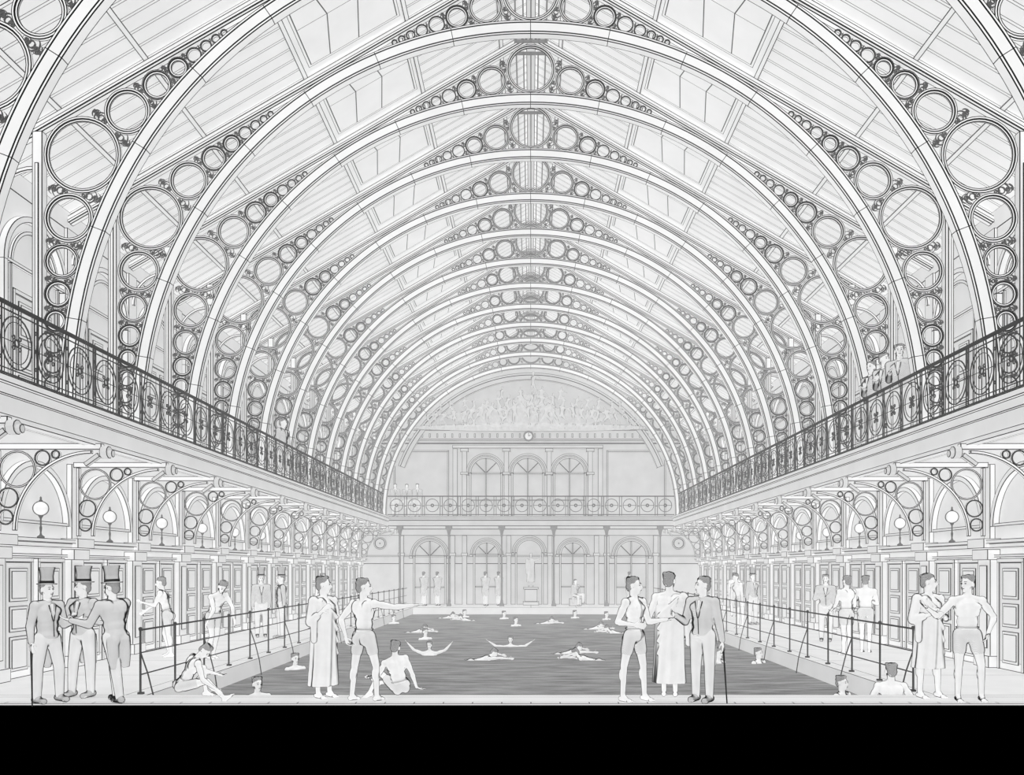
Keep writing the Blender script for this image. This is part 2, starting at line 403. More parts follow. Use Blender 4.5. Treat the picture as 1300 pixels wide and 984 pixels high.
    if lamp is None:
        lp=EM('globe_lamp',(0,0,0),label='white glass globe lamp on a thin iron stem above the cornice',cat='lamp',group='globe lamps on the cornice')
        def lathe(pts,seg=16):
            v=[];f=[]
            for (r,z) in pts:
                for i in range(seg): v.append((r*math.cos(2*math.pi*i/seg),r*math.sin(2*math.pi*i/seg),z))
            for j in range(len(pts)-1):
                for i in range(seg): f.append((j*seg+i,j*seg+(i+1)%seg,(j+1)*seg+(i+1)%seg,(j+1)*seg+i))
            f.append(tuple(range(seg))[::-1]); f.append(tuple(range((len(pts)-1)*seg,len(pts)*seg)))
            return v,f
        def lmesh(n,pts,mat,seg=16):
            v,f=lathe(pts,seg); me=bpy.data.meshes.new(n); me.from_pydata(v,[],f); me.materials.append(mat)
            for p in me.polygons:p.use_smooth=True
            return me
        OB('stem',lmesh('stem',[(.06,0),(.06,.03),(.02,.06),(.013,.1),(.022,.18),(.013,.22),(.013,.34),(.035,.38),(.045,.40)],IRON2),parent=lp)
        OB('globe',lmesh('globe',[(max(.004,.13*math.sin(math.pi*i/12)),.52-.13*math.cos(math.pi*i/12)) for i in range(13)],GLOBE),parent=lp)
        OB('finial',lmesh('finial',[(.03,.645),(.03,.66),(.012,.68),(.02,.70),(.004,.73)],IRON2,8),parent=lp)
        lamp=lp; lp.location=(sx*(WW-.16),ky(-1)+BAY/2,2.37)
        rng=range(0,12)
    else: rng=range(1,12)
    for k in rng: clone(lamp,(sx*(WW-.16),ky(k)+BAY/2,2.37))
# ------------------------------------------------------------ pool rails
XR=XP+.12
for sx in(-1,1):
    y_0=12.68 if sx<0 else 12.95
    pr=EM('pool_railing',(sx*XR,y_0,0),label='thin dark iron poolside railing with raking braces',cat='railing',group='poolside railings')
    for nm,z,h in (('top_rail',.93,.022),('middle_rail',.60,.014),('lower_rail',.28,.014)):
        a=M(); a.box(-h*.8,h*.8,0,BAY-.004,z,z+h); OB(nm,a.mesh(nm,IRON),parent=pr)
    a=M(); a.box(-.012,.012,0,.024,0,.94); a.ring((0,.012,.96),X_,Z_,Y_,.0,.026,.024,10); a.box(-.04,.04,0,.06,0,.03); mpost=a.mesh('post',IRON)
    a=M(); pts=[(0,.012,.62),(-sx*.11,.012,.30),(-sx*.19,.012,-.02),(-sx*.24,.012,-.36)]
    a.path(pts,.016,.016,(0,1,0)); mbr=a.mesh('brace',IRON)
    for q in(0,1): OB('post',mpost,(0,BAY*q/2,0),pr)
    OB('brace',mbr,(0,0,0),pr)
    for j in range(1,11): clone(pr,(sx*XR,y_0+BAY*j,0))
# ------------------------------------------------------------ end wall
ex_=lambda px:(px-674)/24.66
ez_=lambda py:EYE+(722-py)/24.66
def ebox(m,x0,x1,y0,y1,d): m.box(ex_(x0),ex_(x1),YE-d,YE,ez_(y1),ez_(y0))
m=M(); ys=YE
for z0,z1 in ((0,2.1),(2.1,GZ),(GZ,8.3)): m.quad((-WW,ys,z0),(WW,ys,z0),(WW,ys,z1),(-WW,ys,z1))
n=20
for i in range(n):
    xa=-WW+2*WW*i/n; xb=-WW+2*WW*(i+1)/n
    zt=lambda x:CZ+(PO-abs(x)*.5)/.866
    m.quad((xa,ys,8.3),(xb,ys,8.3),(xb,ys,zt(xb)),(xa,ys,zt(xa)),'1000')
OB('wall_back',m.mesh('wall_back',INKE),kind='structure',label='grey end wall with tympanum above arched openings',cat='wall')
m=M(); ebox(m,480,868,545,547,.22);ebox(m,484,864,547,558,.12);ebox(m,480,868,558,560,.2);ebox(m,484,864,563,564,.1)
for i in range(40): ebox(m,488+i*9.5,490+i*9.5,551,556,.14)
trim(m,INKE,'grey entablature beneath the tympanum')
m=M(); ebox(m,455,893,668,672,.26);ebox(m,455,893,672,680,.14); ebox(m,455,893,705,707,.1); trim(m,INKE,'grey lower cornice on the end wall')
m=M(); m.band((0,YE-.12,CZ),X_,Z_,Y_,R1-.35,R1,0.35,math.pi-.35,.2,60,mid=[R1-.12]); trim(m,INKE,'grey arch moulding framing the tympanum')
def earch(px,hw,spring,bottom,nm,lab,bars=True,depth=.2):
    global wn,dn
    r=hw/24.66; zc=ez_(spring)-ez_(bottom); m=M()
    m.band((0,0,zc),X_,Z_,Y_,r-.1,r,0,math.pi,depth,20); m.band((0,0,zc),X_,Z_,Y_,r+.06,r+.16,0,math.pi,depth*.6,20)
    for s in(-1,1):
        a,b=sorted((s*(r-.1),s*r)); m.box(a,b,-depth/2,depth/2,0,zc); a,b=sorted((s*(r+.02),s*(r+.2))); m.box(a,b,-depth/2,depth/2,zc-.12,zc)
    if bars:
        m.box(-.03,.03,-.05,.05,0,zc+r-.1); m.box(-r+.1,r-.1,-.05,.05,zc-.05,zc+.03); m.box(-r+.1,r-.1,-.04,.04,zc*.35,zc*.35+.06)
        for s in(-1,1): m.beam((0,0,zc),(s*(r-.1)*.7,0,zc+(r-.1)*.7),.04,.04,(0,1,0))
    if nm=='window': wn+=1; k='window_%d'%wn
    else: dn+=1; k='door_%d'%dn
    OB(k,m.mesh(nm,INKE),(ex_(px),YE-.1,ez_(bottom)),kind='structure',label=lab,cat=nm)
for px in(617,670,723): earch(px,21,601,655,'window','arched window behind the end gallery')
for px in(546,801): earch(px,21,706,768,'door','wide round arched glazed doorway in the end wall')
for px in(618,727): earch(px,17,704,768,'door','narrow round arched doorway in the end wall')
earch(672,18,702,768,'door','round arched niche behind the statue',False)
m=M()
for px in(590,643,697,749): ebox(m,px-3,px+3,570,655,.2); ebox(m,px-5,px+5,570,574,.26); ebox(m,px-5,px+5,600,603,.26)
ebox(m,575,765,566,570,.28); ebox(m,575,581,570,655,.12);ebox(m,759,765,570,655,.12)
for a,b in((500,570),(770,845)): ebox(m,a,b,572,574,.08);ebox(m,a,a+2,572,655,.08);ebox(m,b-2,b,572,655,.08)
for px in(510,575,590,646,698,757,770,832): ebox(m,px-3,px+3,680,768,.16); ebox(m,px-4,px+4,702,706,.2)
trim(m,INKE,'grey pilasters dividing the end wall')
for px in(483,861):
    m=M(); c=(ex_(px),YE-.1,ez_(690)); m.ring(c,X_,Z_,Y_,.25,.32,.14,20); m.ring(c,X_,Z_,Y_,.02,.25,.10,12); OB('wall_roundel',m.mesh('wall_roundel',INKE),label='small round carved medallion on the end wall',cat='medallion',group='end wall medallions')
m=M(); c=V((ex_(671),YE-.35,ez_(555))); m.ring(c,X_,Z_,Y_,.2,.27,.12,20); ck=OB('wall_clock',m.mesh('wall_clock',IRON2),label='small round clock on the entablature',cat='clock')
m=M(); m.disc(c,X_,Z_,.2); OB('clock_face',m.mesh('clock_face',INKW),parent=ck)
m=M(); m.beam(c+V((0,-.03,0)),c+V((.0,-.03,.16)),.03,.02,(0,1,0)); m.beam(c+V((0,-.03,0)),c+V((.1,-.03,.04)),.03,.02,(0,1,0)); OB('clock_hand',m.mesh('clock_hand',IRON),parent=ck)
m=M(); m.box(-7.0,7.0,YF,YE,GZ-.15,GZ+.03); m.box(-7.0,7.0,YF-.06,YF+.15,GZ-.05,GZ+.05); m.box(-7,7,YF-.02,YF+.15,GZ-.42,GZ-.15); OB('floor_gallery_back',m.mesh('floor',INKE),kind='structure',label='end gallery slab on thin columns',cat='floor')
er=EM('end_gallery_railing',(0,YF,GZ+.05),label='ornate iron railing across the end gallery',cat='railing')
a=M(); a.box(-7,7,-.04,.04,.95,1.0); OB('handrail',a.mesh('handrail',IRON),parent=er)
a=M(); a.box(-7,7,-.03,.03,.06,.10); OB('bottom_rail',a.mesh('bottom_rail',IRON),parent=er)
a=M(); a.ring((0,0,0),X_,Z_,Y_,.30,.33,.03,16); a.ring((0,0,0),X_,Z_,Y_,.03,.09,.03,8)
for s in(-1,1): a.box(s*.08,s*.31,-.01,.01,-.012,.012)
mrp=a.mesh('ring_panel',IRON)
a=M(); a.box(-.07,-.04,-.02,.02,0,.95);a.box(.04,.07,-.02,.02,0,.95);a.box(-.05,.05,-.015,.015,.45,.49); mb=a.mesh('baluster',IRON)
for i in range(16):
    OB('ring_panel',mrp,(-7+14*(i+.5)/16,0,.53),er)
    if i: OB('baluster',mb,(-7+14*i/16,0,.03),er)
ci=None
for px in(508,570,637,703,770,838):
    x=(px-674)/25.9
    if ci is None:
        ci=EM('gallery_column',(x,YF+.12,0),label='slender iron column holding the end gallery',cat='column',group='slender end gallery columns')
        OB('shaft',lmesh('shaft',[(.055,.3),(.045,2.0),(.04,3.4)],COLM,10),parent=ci)
        OB('base',lmesh('base',[(.12,0),(.12,.1),(.08,.16),(.06,.3)],COLM,10),parent=ci)
        OB('capital',lmesh('capital',[(.05,3.4),(.07,3.45),(.06,3.5),(.10,3.7),(.17,3.8),(.17,3.92)],COLM,10),parent=ci)
    else: clone(ci,(x,YF+.12,0))
# ------------------------------------------------------------ figures
SEG=12;LAT=[-90,-60,-30,0,0,30,60,90]
TP=[(math.cos(math.radians(l))*math.cos(2*math.pi*i/SEG),math.cos(math.radians(l))*math.sin(2*math.pi*i/SEG),math.sin(math.radians(l)),1 if j>=4 else 0) for j,l in enumerate(LAT) for i in range(SEG)]
TF=[(j*SEG+i,j*SEG+(i+1)%SEG,(j+1)*SEG+(i+1)%SEG,(j+1)*SEG+i) for j in range(7) for i in range(SEG)]
def frame(d,hint=None):
    z=V(d).normalized(); h=V(hint) if hint is not None else (V((0,0,1)) if abs(z.z)<.9 else V((0,1,0)))
    x=h-z*h.dot(z)
    if x.length<1e-4: x=V((1,0,0))-z*z.x
    x.normalize(); return x,z.cross(x),z
class Body:
    def __init__(s): s.v=[];s.f=[]
    def cap(s,a,b,ra,rb,flat=1,hint=None):
        a=V(a);b=V(b); d=b-a
        if d.length<1e-5: d=V((0,0,1e-3))
        x,y,z=frame(d,hint); n=len(s.v)
        for (u,v,w_,t) in TP:
            r,c=(rb,b) if t else (ra,a); s.v.append(tuple(c+x*(u*r)+y*(v*r*flat)+z*(w_*r)))
        s.f+=[tuple(i+n for i in q) for q in TF]
    def ell(s,c,X,Y,Z,rx,ry,rz):
        n=len(s.v); c=V(c)
        for (u,v,w_,t) in TP: s.v.append(tuple(c+X*(u*rx)+Y*(v*ry)+Z*(w_*rz)))
        s.f+=[tuple(i+n for i in q) for q in TF]
    def loft(s,secs,n=24,wav=0,wn_=9,ph=0):
        b=len(s.v)
        for k,(c,X,Y,rx,ry) in enumerate(secs):
            for i in range(n):
                t=2*math.pi*i/n; w_=1+wav*(math.sin(wn_*t+ph+k*.35)+.4*math.sin((wn_*2-3)*t+k*.6))*(min(1,.25+k/len(secs)))
                s.v.append(tuple(V(c)+V(X)*(rx*w_*math.cos(t))+V(Y)*(ry*w_*math.sin(t))))
        for k in range(len(secs)-1):
            for i in range(n): s.f.append((b+k*n+i,b+k*n+(i+1)%n,b+(k+1)*n+(i+1)%n,b+(k+1)*n+i))
        s.f.append(tuple(b+i for i in range(n))[::-1]); s.f.append(tuple(b+(len(secs)-1)*n+i for i in range(n)))
    def mesh(s,name,mat,vox=None,smooth=4,off=V((0,0,0))):
        me=bpy.data.meshes.new(name); me.from_pydata([tuple(V(p)-off) for p in s.v],[],s.f)
        if vox:
            o=bpy.data.objects.new('tmp',me); COL.objects.link(o)
            r=o.modifiers.new('r','REMESH'); r.mode='VOXEL'; r.voxel_size=vox
            if smooth:
                q=o.modifiers.new('s','SMOOTH'); q.factor=.5; q.iterations=smooth
            dg=bpy.context.evaluated_depsgraph_get(); dg.update()
            m2=bpy.data.meshes.new_from_object(o.evaluated_get(dg)); bpy.data.objects.remove(o); bpy.data.meshes.remove(me); me=m2; me.name=name
        me.materials.clear(); me.materials.append(mat)
        me.polygons.foreach_set('use_smooth',[True]*len(me.polygons)); me.update(); return me
def joints(rz=0,armA=None,armB=None,legA=None,legB=None,up=(0,0,1),face=None,hup=None,k=1,feet=None,curl=(.5,.5),pitch=None):
    J={}; r=math.radians(rz); ex=V((math.cos(r),math.sin(r),0)); fw=V((math.sin(r),-math.cos(r),0))
    u=V(up).normalized(); tx=(ex-u*ex.dot(u)).normalized(); ty=u.cross(tx)
    J.update(u=u,tx=tx,ty=ty,fw=fw,k=k)
    P=V((0,0,0)); J['P']=P; nb=P+u*.505*k; J['nb']=nb
    hu=V(hup).normalized() if hup else (u*.5+V((0,0,1))*.5).normalized()
    if face is not None: f=V((math.sin(math.radians(face)),-math.cos(math.radians(face)),0))
    else: f=V(-ty) if abs(u.z)<.6 else fw.copy()
    if pitch: f=(f+V((0,0,pitch))).normalized(); hu=(hu+f*(-pitch)).normalized()
    hy=-f; hy=hy-hu*hy.dot(hu)
    if hy.length<.1: hy=ty-hu*ty.dot(hu)
    hy.normalize(); hx=hy.cross(hu)
    J.update(hu=hu,hx=hx,hy=hy,hc=nb+hu*.175*k)
    legs=[legA or ((-.03,0,-1),(0,0,-1)),legB or ((.03,0,-1),(0,0,-1))]
    arms=[armA or ((-.12,0,-1),(0,-.1,-1)),armB or ((.12,0,-1),(0,-.1,-1))]
    for i,s in enumerate((-1,1)):
        hip=P+tx*(s*.09*k); td=V(legs[i][0]).normalized(); sd=V(legs[i][1]).normalized()
        kn=hip+td*.42*k; an=kn+sd*.41*k
        fd=V(legs[i][2]).normalized() if len(legs[i])>2 else fw
        fd=(fd-sd*fd.dot(sd)*.9).normalized() if sd.z>-.8 else fd
        sole=sd if sd.z>-.8 else V((0,0,-1))
        J['hip%d'%i]=hip;J['kn%d'%i]=kn;J['an%d'%i]=an;J['fd%d'%i]=fd;J['so%d'%i]=sole
        sh=P+u*.452*k+tx*(s*.185*k); ud=V(arms[i][0]).normalized(); fdv=V(arms[i][1]).normalized(); hd=V(arms[i][2]).normalized() if len(arms[i])>2 else fdv
        el=sh+ud*.29*k; wr=el+fdv*.25*k
        J['sh%d'%i]=sh;J['el%d'%i]=el;J['wr%d'%i]=wr;J['hd%d'%i]=hd;J['cu%d'%i]=curl[i]
    return J
def body_prims(B,J,fing=True):
    k=J['k'];u,tx,ty,P,nb=J['u'],J['tx'],J['ty'],J['P'],J['nb']
    B.ell(P+u*.02*k,tx,ty,u,.158*k,.110*k,.13*k); B.ell(P+u*.17*k,tx,ty,u,.142*k,.098*k,.16*k)
    B.ell(P+u*.34*k-ty*.005*k,tx,ty,u,.175*k,.115*k,.17*k)
    for s in(-1,1):
        B.ell(P+u*.375*k+tx*(s*.08*k)-ty*.048*k,tx,ty,u,.09*k,.062*k,.062*k)
        B.ell(P+u*.39*k+tx*(s*.09*k)+ty*.05*k,tx,ty,u,.085*k,.06*k,.11*k)
        B.ell(P-u*.05*k+tx*(s*.07*k)+ty*.05*k,tx,ty,u,.083*k,.08*k,.09*k)
        B.cap(nb-u*.005*k+tx*(s*.03*k),P+u*.465*k+tx*(s*.16*k),.05*k,.052*k)
    hu,hx,hy,hc=J['hu'],J['hx'],J['hy'],J['hc']
    B.cap(nb-u*.05*k,hc-hu*.06*k+hy*.01*k,.064*k,.056*k)
    B.ell(hc+hu*.028*k+hy*.012*k,hx,hy,hu,.080*k,.100*k,.100*k)
    B.ell(hc-hu*.04*k-hy*.028*k,hx,hy,hu,.060*k,.066*k,.078*k)
    B.cap(hc+hu*.012*k-hy*.090*k,hc-hu*.028*k-hy*.110*k,.010*k,.016*k)
    B.ell(hc-hu*.100*k-hy*.070*k,hx,hy,hu,.025*k,.02*k,.018*k)
    B.ell(hc-hu*.062*k-hy*.090*k,hx,hy,hu,.024*k,.012*k,.010*k)
    B.ell(hc+hu*.028*k-hy*.086*k,hx,hy,hu,.05*k,.014*k,.010*k)
    for s in(-1,1): B.ell(hc-hu*.01*k+hx*(s*.082*k)+hy*.01*k,hx,hy,hu,.012*k,.022*k,.034*k)
    for i in(0,1):
        hip,kn,an,fd,so=[J[n+str(i)] for n in('hip','kn','an','fd','so')]
        B.cap(hip,kn,.088*k,.056*k); B.cap(hip.lerp(kn,.25),hip.lerp(kn,.6),.088*k,.076*k)
        B.cap(kn,an,.053*k,.036*k); sd=(an-kn).normalized()
        back=-fd; B.ell(kn.lerp(an,.3)+back*.022*k,*frame(sd,back)[:2],sd,.050*k,.056*k,.11*k)
        B.cap(an+so*.045*k-fd*.035*k,an+so*.06*k+fd*.11*k,.037*k,.030*k); B.cap(an,an+so*.055*k+fd*.08*k,.038*k,.028*k)
        x=so.cross(fd); 
        for t in(-.025,0,.025): B.cap(an+so*.065*k+fd*.11*k+x*(t*k),an+so*.07*k+fd*(.155-abs(t+.025)*.4)*k+x*(t*1.1*k),.02*k,.015*k)
        sh,el,wr,hd=[J[n+str(i)] for n in('sh','el','wr','hd')]
        B.ell(sh,tx,ty,u,.068*k,.066*k,.070*k); B.cap(sh,el,.056*k,.041*k); B.cap(sh.lerp(el,.35),sh.lerp(el,.65),.058*k,.052*k)
        B.cap(el,wr,.041*k,.027*k); B.cap(el.lerp(wr,.15),el.lerp(wr,.45),.049*k,.038*k)
        ac=J['fw']-hd*J['fw'].dot(hd)
        if ac.length<.3: ac=V((0,0,1))-hd*hd.z
        ac.normalize(); pn=hd.cross(ac)
        if pn.dot(J['P']+J['u']*.3-wr)<0: pn=-pn
        B.ell(wr+hd*.048*k,ac,pn,hd,.042*k,.018*k,.055*k)
        if fing:
            cu=J['cu%d'%i]
            for q,L in enumerate((.078,.085,.078,.062)):
                o=(1.5-q)*.0215*k; r0=wr+hd*.088*k+ac*o; d1=(hd+pn*cu*.5+ac*(1.5-q)*.06).normalized(); d2=(hd+pn*cu*1.6).normalized()
                m1=r0+d1*L*.5*k; B.cap(r0,m1,.0105*k,.0098*k); B.cap(m1,m1+d2*L*.5*k,.0098*k,.0085*k)
            t0_=wr+hd*.03*k+ac*.03*k; t1=t0_+(hd*.6+ac*.7+pn*.25).normalized()*.042*k; B.cap(t0_,t1,.014*k,.0115*k); B.cap(t1,t1+(hd*.85+ac*.3+pn*.3).normalized()*.032*k,.0115*k,.010*k)
def low(J): return min(min((J['an%d'%i]+J['so%d'%i]*.09*J['k']).z for i in(0,1)),J['P'].z-.12*J['k'])
def person(label,px=None,s=None,X=None,Y=None,Z0=0,outfit='trunks',vox=.012,h=1.72,cane=False,hat=False,fing=True,drop=None,group=None,name='person',mat=None,far=False,rl=.66,**pose):
    k=h/1.75; J=joints(k=k,**pose)
    if X is None: X=(px-674)/s; Y=1100/s
    base=V((0,0,low(J) if drop is None else -drop))
    B=Body(); body_prims(B,J,fing)
    top=OB(name,B.mesh('person_body',mat or SKIN,vox,3,base),(X,Y,Z0),label=label,cat='person' if name=='person' else 'statue',group=group)
    def child(n,b,mt,vx=None,sm=3): return OB(n,b.mesh(n,mt,vx,sm,base),(0,0,0),top)
    u,tx,ty,P,nb,hu,hx,hy,hc=[J[n] for n in('u','tx','ty','P','nb','hu','hx','hy','hc')]
    vx=max(vox,.014)
    b=Body(); b.ell(hc+hu*.052*k+hy*.024*k,hx,hy,hu,.087*k,.096*k,.086*k); b.ell(hc-hu*.01*k+hy*.058*k,hx,hy,hu,.076*k,.060*k,.077*k)
    if not hat:
        rs=random.Random(int(abs(X)*1000))
        for q in range(14):
            t=q*2.4; b.ell(hc+hu*(.07+.04*rs.random())*k+hx*(.064*math.cos(t)*k)+hy*(.022+.066*math.sin(t))*k,hx,hy,hu,.032*k,.032*k,.028*k)
    child('hair',b,HAIR if name=='person' else mat,vx,1)
    if not far:
        for s_ in(-1,1):
            b=Body(); b.ell(hc+hu*.008*k-hy*.087*k+hx*(s_*.031*k),hx,hy,hu,.013*k,.008*k,.007*k); child('eye',b,DARK)
            b=Body(); b.cap(hc+hu*.035*k-hy*.094*k+hx*(s_*.018*k),hc+hu*.033*k-hy*.084*k+hx*(s_*.048*k),.004*k,.003*k); child('eyebrow',b,DARK)
        b=Body(); b.cap(hc-hu*.062*k-hy*.100*k-hx*.018*k,hc-hu*.062*k-hy*.100*k+hx*.018*k,.004*k,.004*k); child('mouth',b,DARK)
    if outfit=='trunks':
        b=Body(); b.ell(P+u*.0*k,tx,ty,u,.168*k,.122*k,.12*k)
        for s_ in(-1,1): b.ell(P-u*.05*k+tx*(s_*.07*k)+ty*.052*k,tx,ty,u,.09*k,.087*k,.097*k)
        for i in(0,1): b.cap(J['hip%d'%i],J['hip%d'%i].lerp(J['kn%d'%i],.52),.1*k,.089*k)
        child('bathing_trunks',b,TRUNK,vx)
        b=Body(); b.loft([(P+u*(.088+t)*k,tx,ty,.147*k,.104*k) for t in(0,.010,.018)],24); child('waistband',b,HAT if not far else TRUNK)
    elif outfit=='suit':
        b=Body()
        for i in(0,1):
            b.cap(J['hip%d'%i],J['kn%d'%i],.105*k,.078*k); b.cap(J['hip%d'%i].lerp(J['kn%d'%i],.25),J['hip%d'%i].lerp(J['kn%d'%i],.6),.1*k,.088*k); b.cap(J['kn%d'%i],J['an%d'%i]+J['so%d'%i]*.01,.078*k,.058*k)
        b.ell(P,tx,ty,u,.17*k,.125*k,.12*k); child('trousers',b,TROU,vx)
        b=Body()
        for i in(0,1):
            an,fd,so=J['an%d'%i],J['fd%d'%i],J['so%d'%i]; b.cap(an+so*.040*k-fd*.045*k,an+so*.055*k+fd*.15*k,.052*k,.044*k); b.cap(an,an+so*.05*k+fd*.06*k,.052*k,.045*k)
        child('shoes',b,HAT,vx)
        b=Body(); b.ell(P+u*.34*k,tx,ty,u,.195*k,.138*k,.185*k); b.ell(P+u*.17*k,tx,ty,u,.162*k,.122*k,.17*k); b.ell(P+u*.03*k,tx,ty,u,.178*k,.135*k,.11*k)
        for s_ in(-1,1):
            b.ell(P+u*.4*k+tx*(s_*.09*k)+ty*.045*k,tx,ty,u,.098*k,.082*k,.12*k); b.cap(nb-u*.02*k+tx*(s_*.04*k),P+u*.465*k+tx*(s_*.165*k),.060*k,.066*k)
            b.ell(P+u*.375*k+tx*(s_*.08*k)-ty*.045*k,tx,ty,u,.098*k,.080*k,.08*k); b.ell(P-u*.05*k+tx*(s_*.07*k)+ty*.05*k,tx,ty,u,.1*k,.1*k,.1*k)
        for i in(0,1):
            b.ell(J['sh%d'%i],tx,ty,u,.080*k,.078*k,.082*k); b.cap(J['sh%d'%i],J['el%d'%i],.072*k,.060*k); b.cap(J['el%d'%i],J['wr%d'%i]-(J['wr%d'%i]-J['el%d'%i]).normalized()*.01,.062*k,.043*k)
        dz=V((0,0,-1))
        for s_ in(-1,1):
            c0=P+tx*(s_*.085*k)+ty*.05*k
            b.loft([(c0,tx,ty,.085*k,.09*k),(c0+dz*.14*k+ty*.03*k,tx,ty,.085*k,.065*k),(c0+dz*.30*k+ty*.05*k,tx,ty,.075*k,.04*k),(c0+dz*.44*k+ty*.06*k,tx,ty,.055*k,.03*k)],20,.05,5)
        child('coat',b,COAT,vx,2)
        fr=lambda z,x,y:P+u*(z*k)+tx*(x*k)-ty*(y*k)
        b=Body(); b.cap(fr(.46,0,.10),fr(.31,0,.128),.028*k,.012*k); b.ell(nb+hu*.022*k-hy*.01*k,hx,hy,hu,.066*k,.060*k,.026*k); child('shirt_front',b,CLOTH,.012,1)
        b=Body()
        for s_ in(-1,1): b.cap(fr(.46,s_*.055,.112),fr(.24,s_*.008,.134),.008*k,.007*k)
        b.cap(fr(.24,0,.134),fr(.02,.01,.134),.006*k,.006*k)
        child('lapels',b,DARK)
    elif outfit=='robe':
        b=Body(); secs=[]
        zs=[(.36,.19,.13),(.28,.205,.145),(.12,.195,.148),(-.02,.20,.158),(-rl*.33,.205,.162),(-rl*.6,.21,.168),(-rl*.82,.22,.175),(-rl,.228,.182)]
        for (z,rx,ry) in zs: secs.append((P+u*(z*k) if z>0 else P+V((0,0,z*k)),tx,ty,rx*k,ry*k))
        b.loft(secs,96,.065,7)
        b.ell(P+u*.40*k-tx*.09*k,tx,ty,u,.125*k,.125*k,.12*k); b.ell(J['sh0'],tx,ty,u,.082*k,.082*k,.082*k)
        for s_ in(-1,1): b.ell(P+u*.36*k+tx*(s_*.07*k),tx,ty,u,.11*k,.13*k,.10*k)
        b.cap(J['sh0'],J['el0'],.076*k,.076*k); b.cap(J['el0'],J['el0'].lerp(J['wr0'],.55),.074*k,.06*k)
        w0=J['el0'].lerp(J['wr0'],.3); 
        b.cap(w0,w0+V((0,0,-.30*k)),.055*k,.045*k)
        for q in range(4):
            a0=P+u*(.46-.06*q)*k-tx*((.12-.02*q)*k)-ty*.130*k; a1=P+u*(.22-.17*q)*k+tx*(.15*k)-ty*.11*k; b.cap(a0,a1,.016*k,.026*k)
            a0=P+u*(.46-.06*q)*k-tx*((.12-.02*q)*k)+ty*.130*k; a1=P+u*(.20-.17*q)*k+tx*(.15*k)+ty*.12*k; b.cap(a0,a1,.016*k,.026*k)
        child('draped_robe',b,CLOTH if name=='person' else mat,.0105 if not far else vx,3)
    if hat:
        c=hc+hu*.07*k+hy*.01*k; b=Body()
        b.loft([(c,hx,hy,.090*k,.106*k),(c+hu*.002,hx,hy,.118*k,.145*k),(c+hu*.014,hx,hy,.124*k,.150*k),(c+hu*.018,hx,hy,.090*k,.104*k),(c+hu*.11,hx,hy,.082*k,.096*k),(c+hu*.19,hx,hy,.092*k,.106*k),(c+hu*.235,hx,hy,.106*k,.120*k),(c+hu*.24,hx,hy,.098*k,.112*k)],24)
        ho=child('top_hat',b,HAT)
        b=Body(); b.loft([(c+hu*.022,hx,hy,.093*k,.107*k),(c+hu*.055,hx,hy,.089*k,.103*k)],24); OB('hat_band',b.mesh('hat_band',DARK,None,0,base),(0,0,0),ho)
    if cane:
        i=cane-1; hp=J['wr%d'%i]+J['hd%d'%i]*.08*k; g_=V((hp.x+.04,hp.y-.05,base.z+.012)); b=Body(); b.cap(hp+(hp-g_)*.05,g_,.013,.009)
        c=OB('walking_cane',b.mesh('walking_cane',DARK,None,0,base),(X,Y,Z0),label='thin dark walking cane held in a gloved hand',cat='cane')
    return top
# ---- front figures
person('man in top hat and tailcoat standing with a cane',60,92.2,outfit='suit',hat=True,vox=.010,h=1.70,cane=1,rz=65,armA=((-.1,-.25,-1),(.25,-.35,-.75)),armB=((.2,.1,-1),(.8,-.2,.3)),legA=((-.10,-.05,-1),(-.02,0,-1)),legB=((.18,.05,-1),(.02,0,-1)))
person('man in top hat and tailcoat with folded arms',105,88.3,outfit='suit',hat=True,vox=.010,h=1.72,rz=-15,face=-50,armA=((-.45,-.1,-1),(.75,-.6,.25)),armB=((.45,-.1,-1),(-.75,-.6,.15)),legA=((-.1,-.1,-1),(-.05,0,-1)),legB=((.08,0,-1),(.02,0,-1)))
person('man in top hat seen from behind reaching forward',147,92.2,outfit='suit',hat=True,vox=.010,h=1.73,rz=-125,face=-95,up=(-.10,0,1),armA=((-.3,.3,-1),(-1,.1,.1)),armB=((-.35,-.3,-.9),(-.95,-.1,.25)),legA=((-.26,0,-1),(.08,0,-1)),legB=((.20,0,-1),(.14,0,-1)))
person('bather wrapped in a long white towel robe',411,89.3,outfit='robe',vox=.010,h=1.76,rl=.74,rz=55,face=95,armA=((-.1,-.2,-1),(.6,-.3,.5)),armB=((.15,.1,-1),(.7,-.2,.5)))
person('bather in trunks pointing across the pool',462,91.7,outfit='trunks',vox=.009,h=1.74,rz=150,face=100,armA=((1,-.1,-.16),(1,.05,.10)),armB=((-.55,-.3,-.75),(.25,-.2,-.7)),legA=((.24,0,-1),(.02,.03,-1)),legB=((-.14,0,-1),(-.10,.02,-1)),curl=(.15,.6))
person('bather in trunks sitting on the pool edge leaning on one hand',508,90,outfit='trunks',vox=.010,h=1.42,rz=200,up=(-.16,-.14,.88),face=165,hup=(.1,.1,.9),armA=((.42,-.12,-.9),(.32,-.05,-.95),(.9,-.1,-.35)),armB=((-.45,.3,-.8),(-.5,.6,-.1)),legA=((-.25,.95,.12),(-.75,-.25,-.12),(-.9,-.2,0)),legB=((-.75,.45,.60),(-.40,.1,-.78),(-.8,0,-.2)))
person('bather in trunks sitting hunched on the pool edge',232,90,outfit='trunks',vox=.010,h=1.46,rz=130,up=(.42,.05,.82),face=80,hup=(.7,0,.55),armA=((.35,-.25,-.85),(.75,-.1,-.5)),armB=((.4,.25,-.7),(.8,0,-.2)),legA=((.95,-.1,.20),(.35,-.1,-.30),(.9,-.1,.1)),legB=((.75,.4,.55),(.05,.1,-.9),(.9,0,0)))
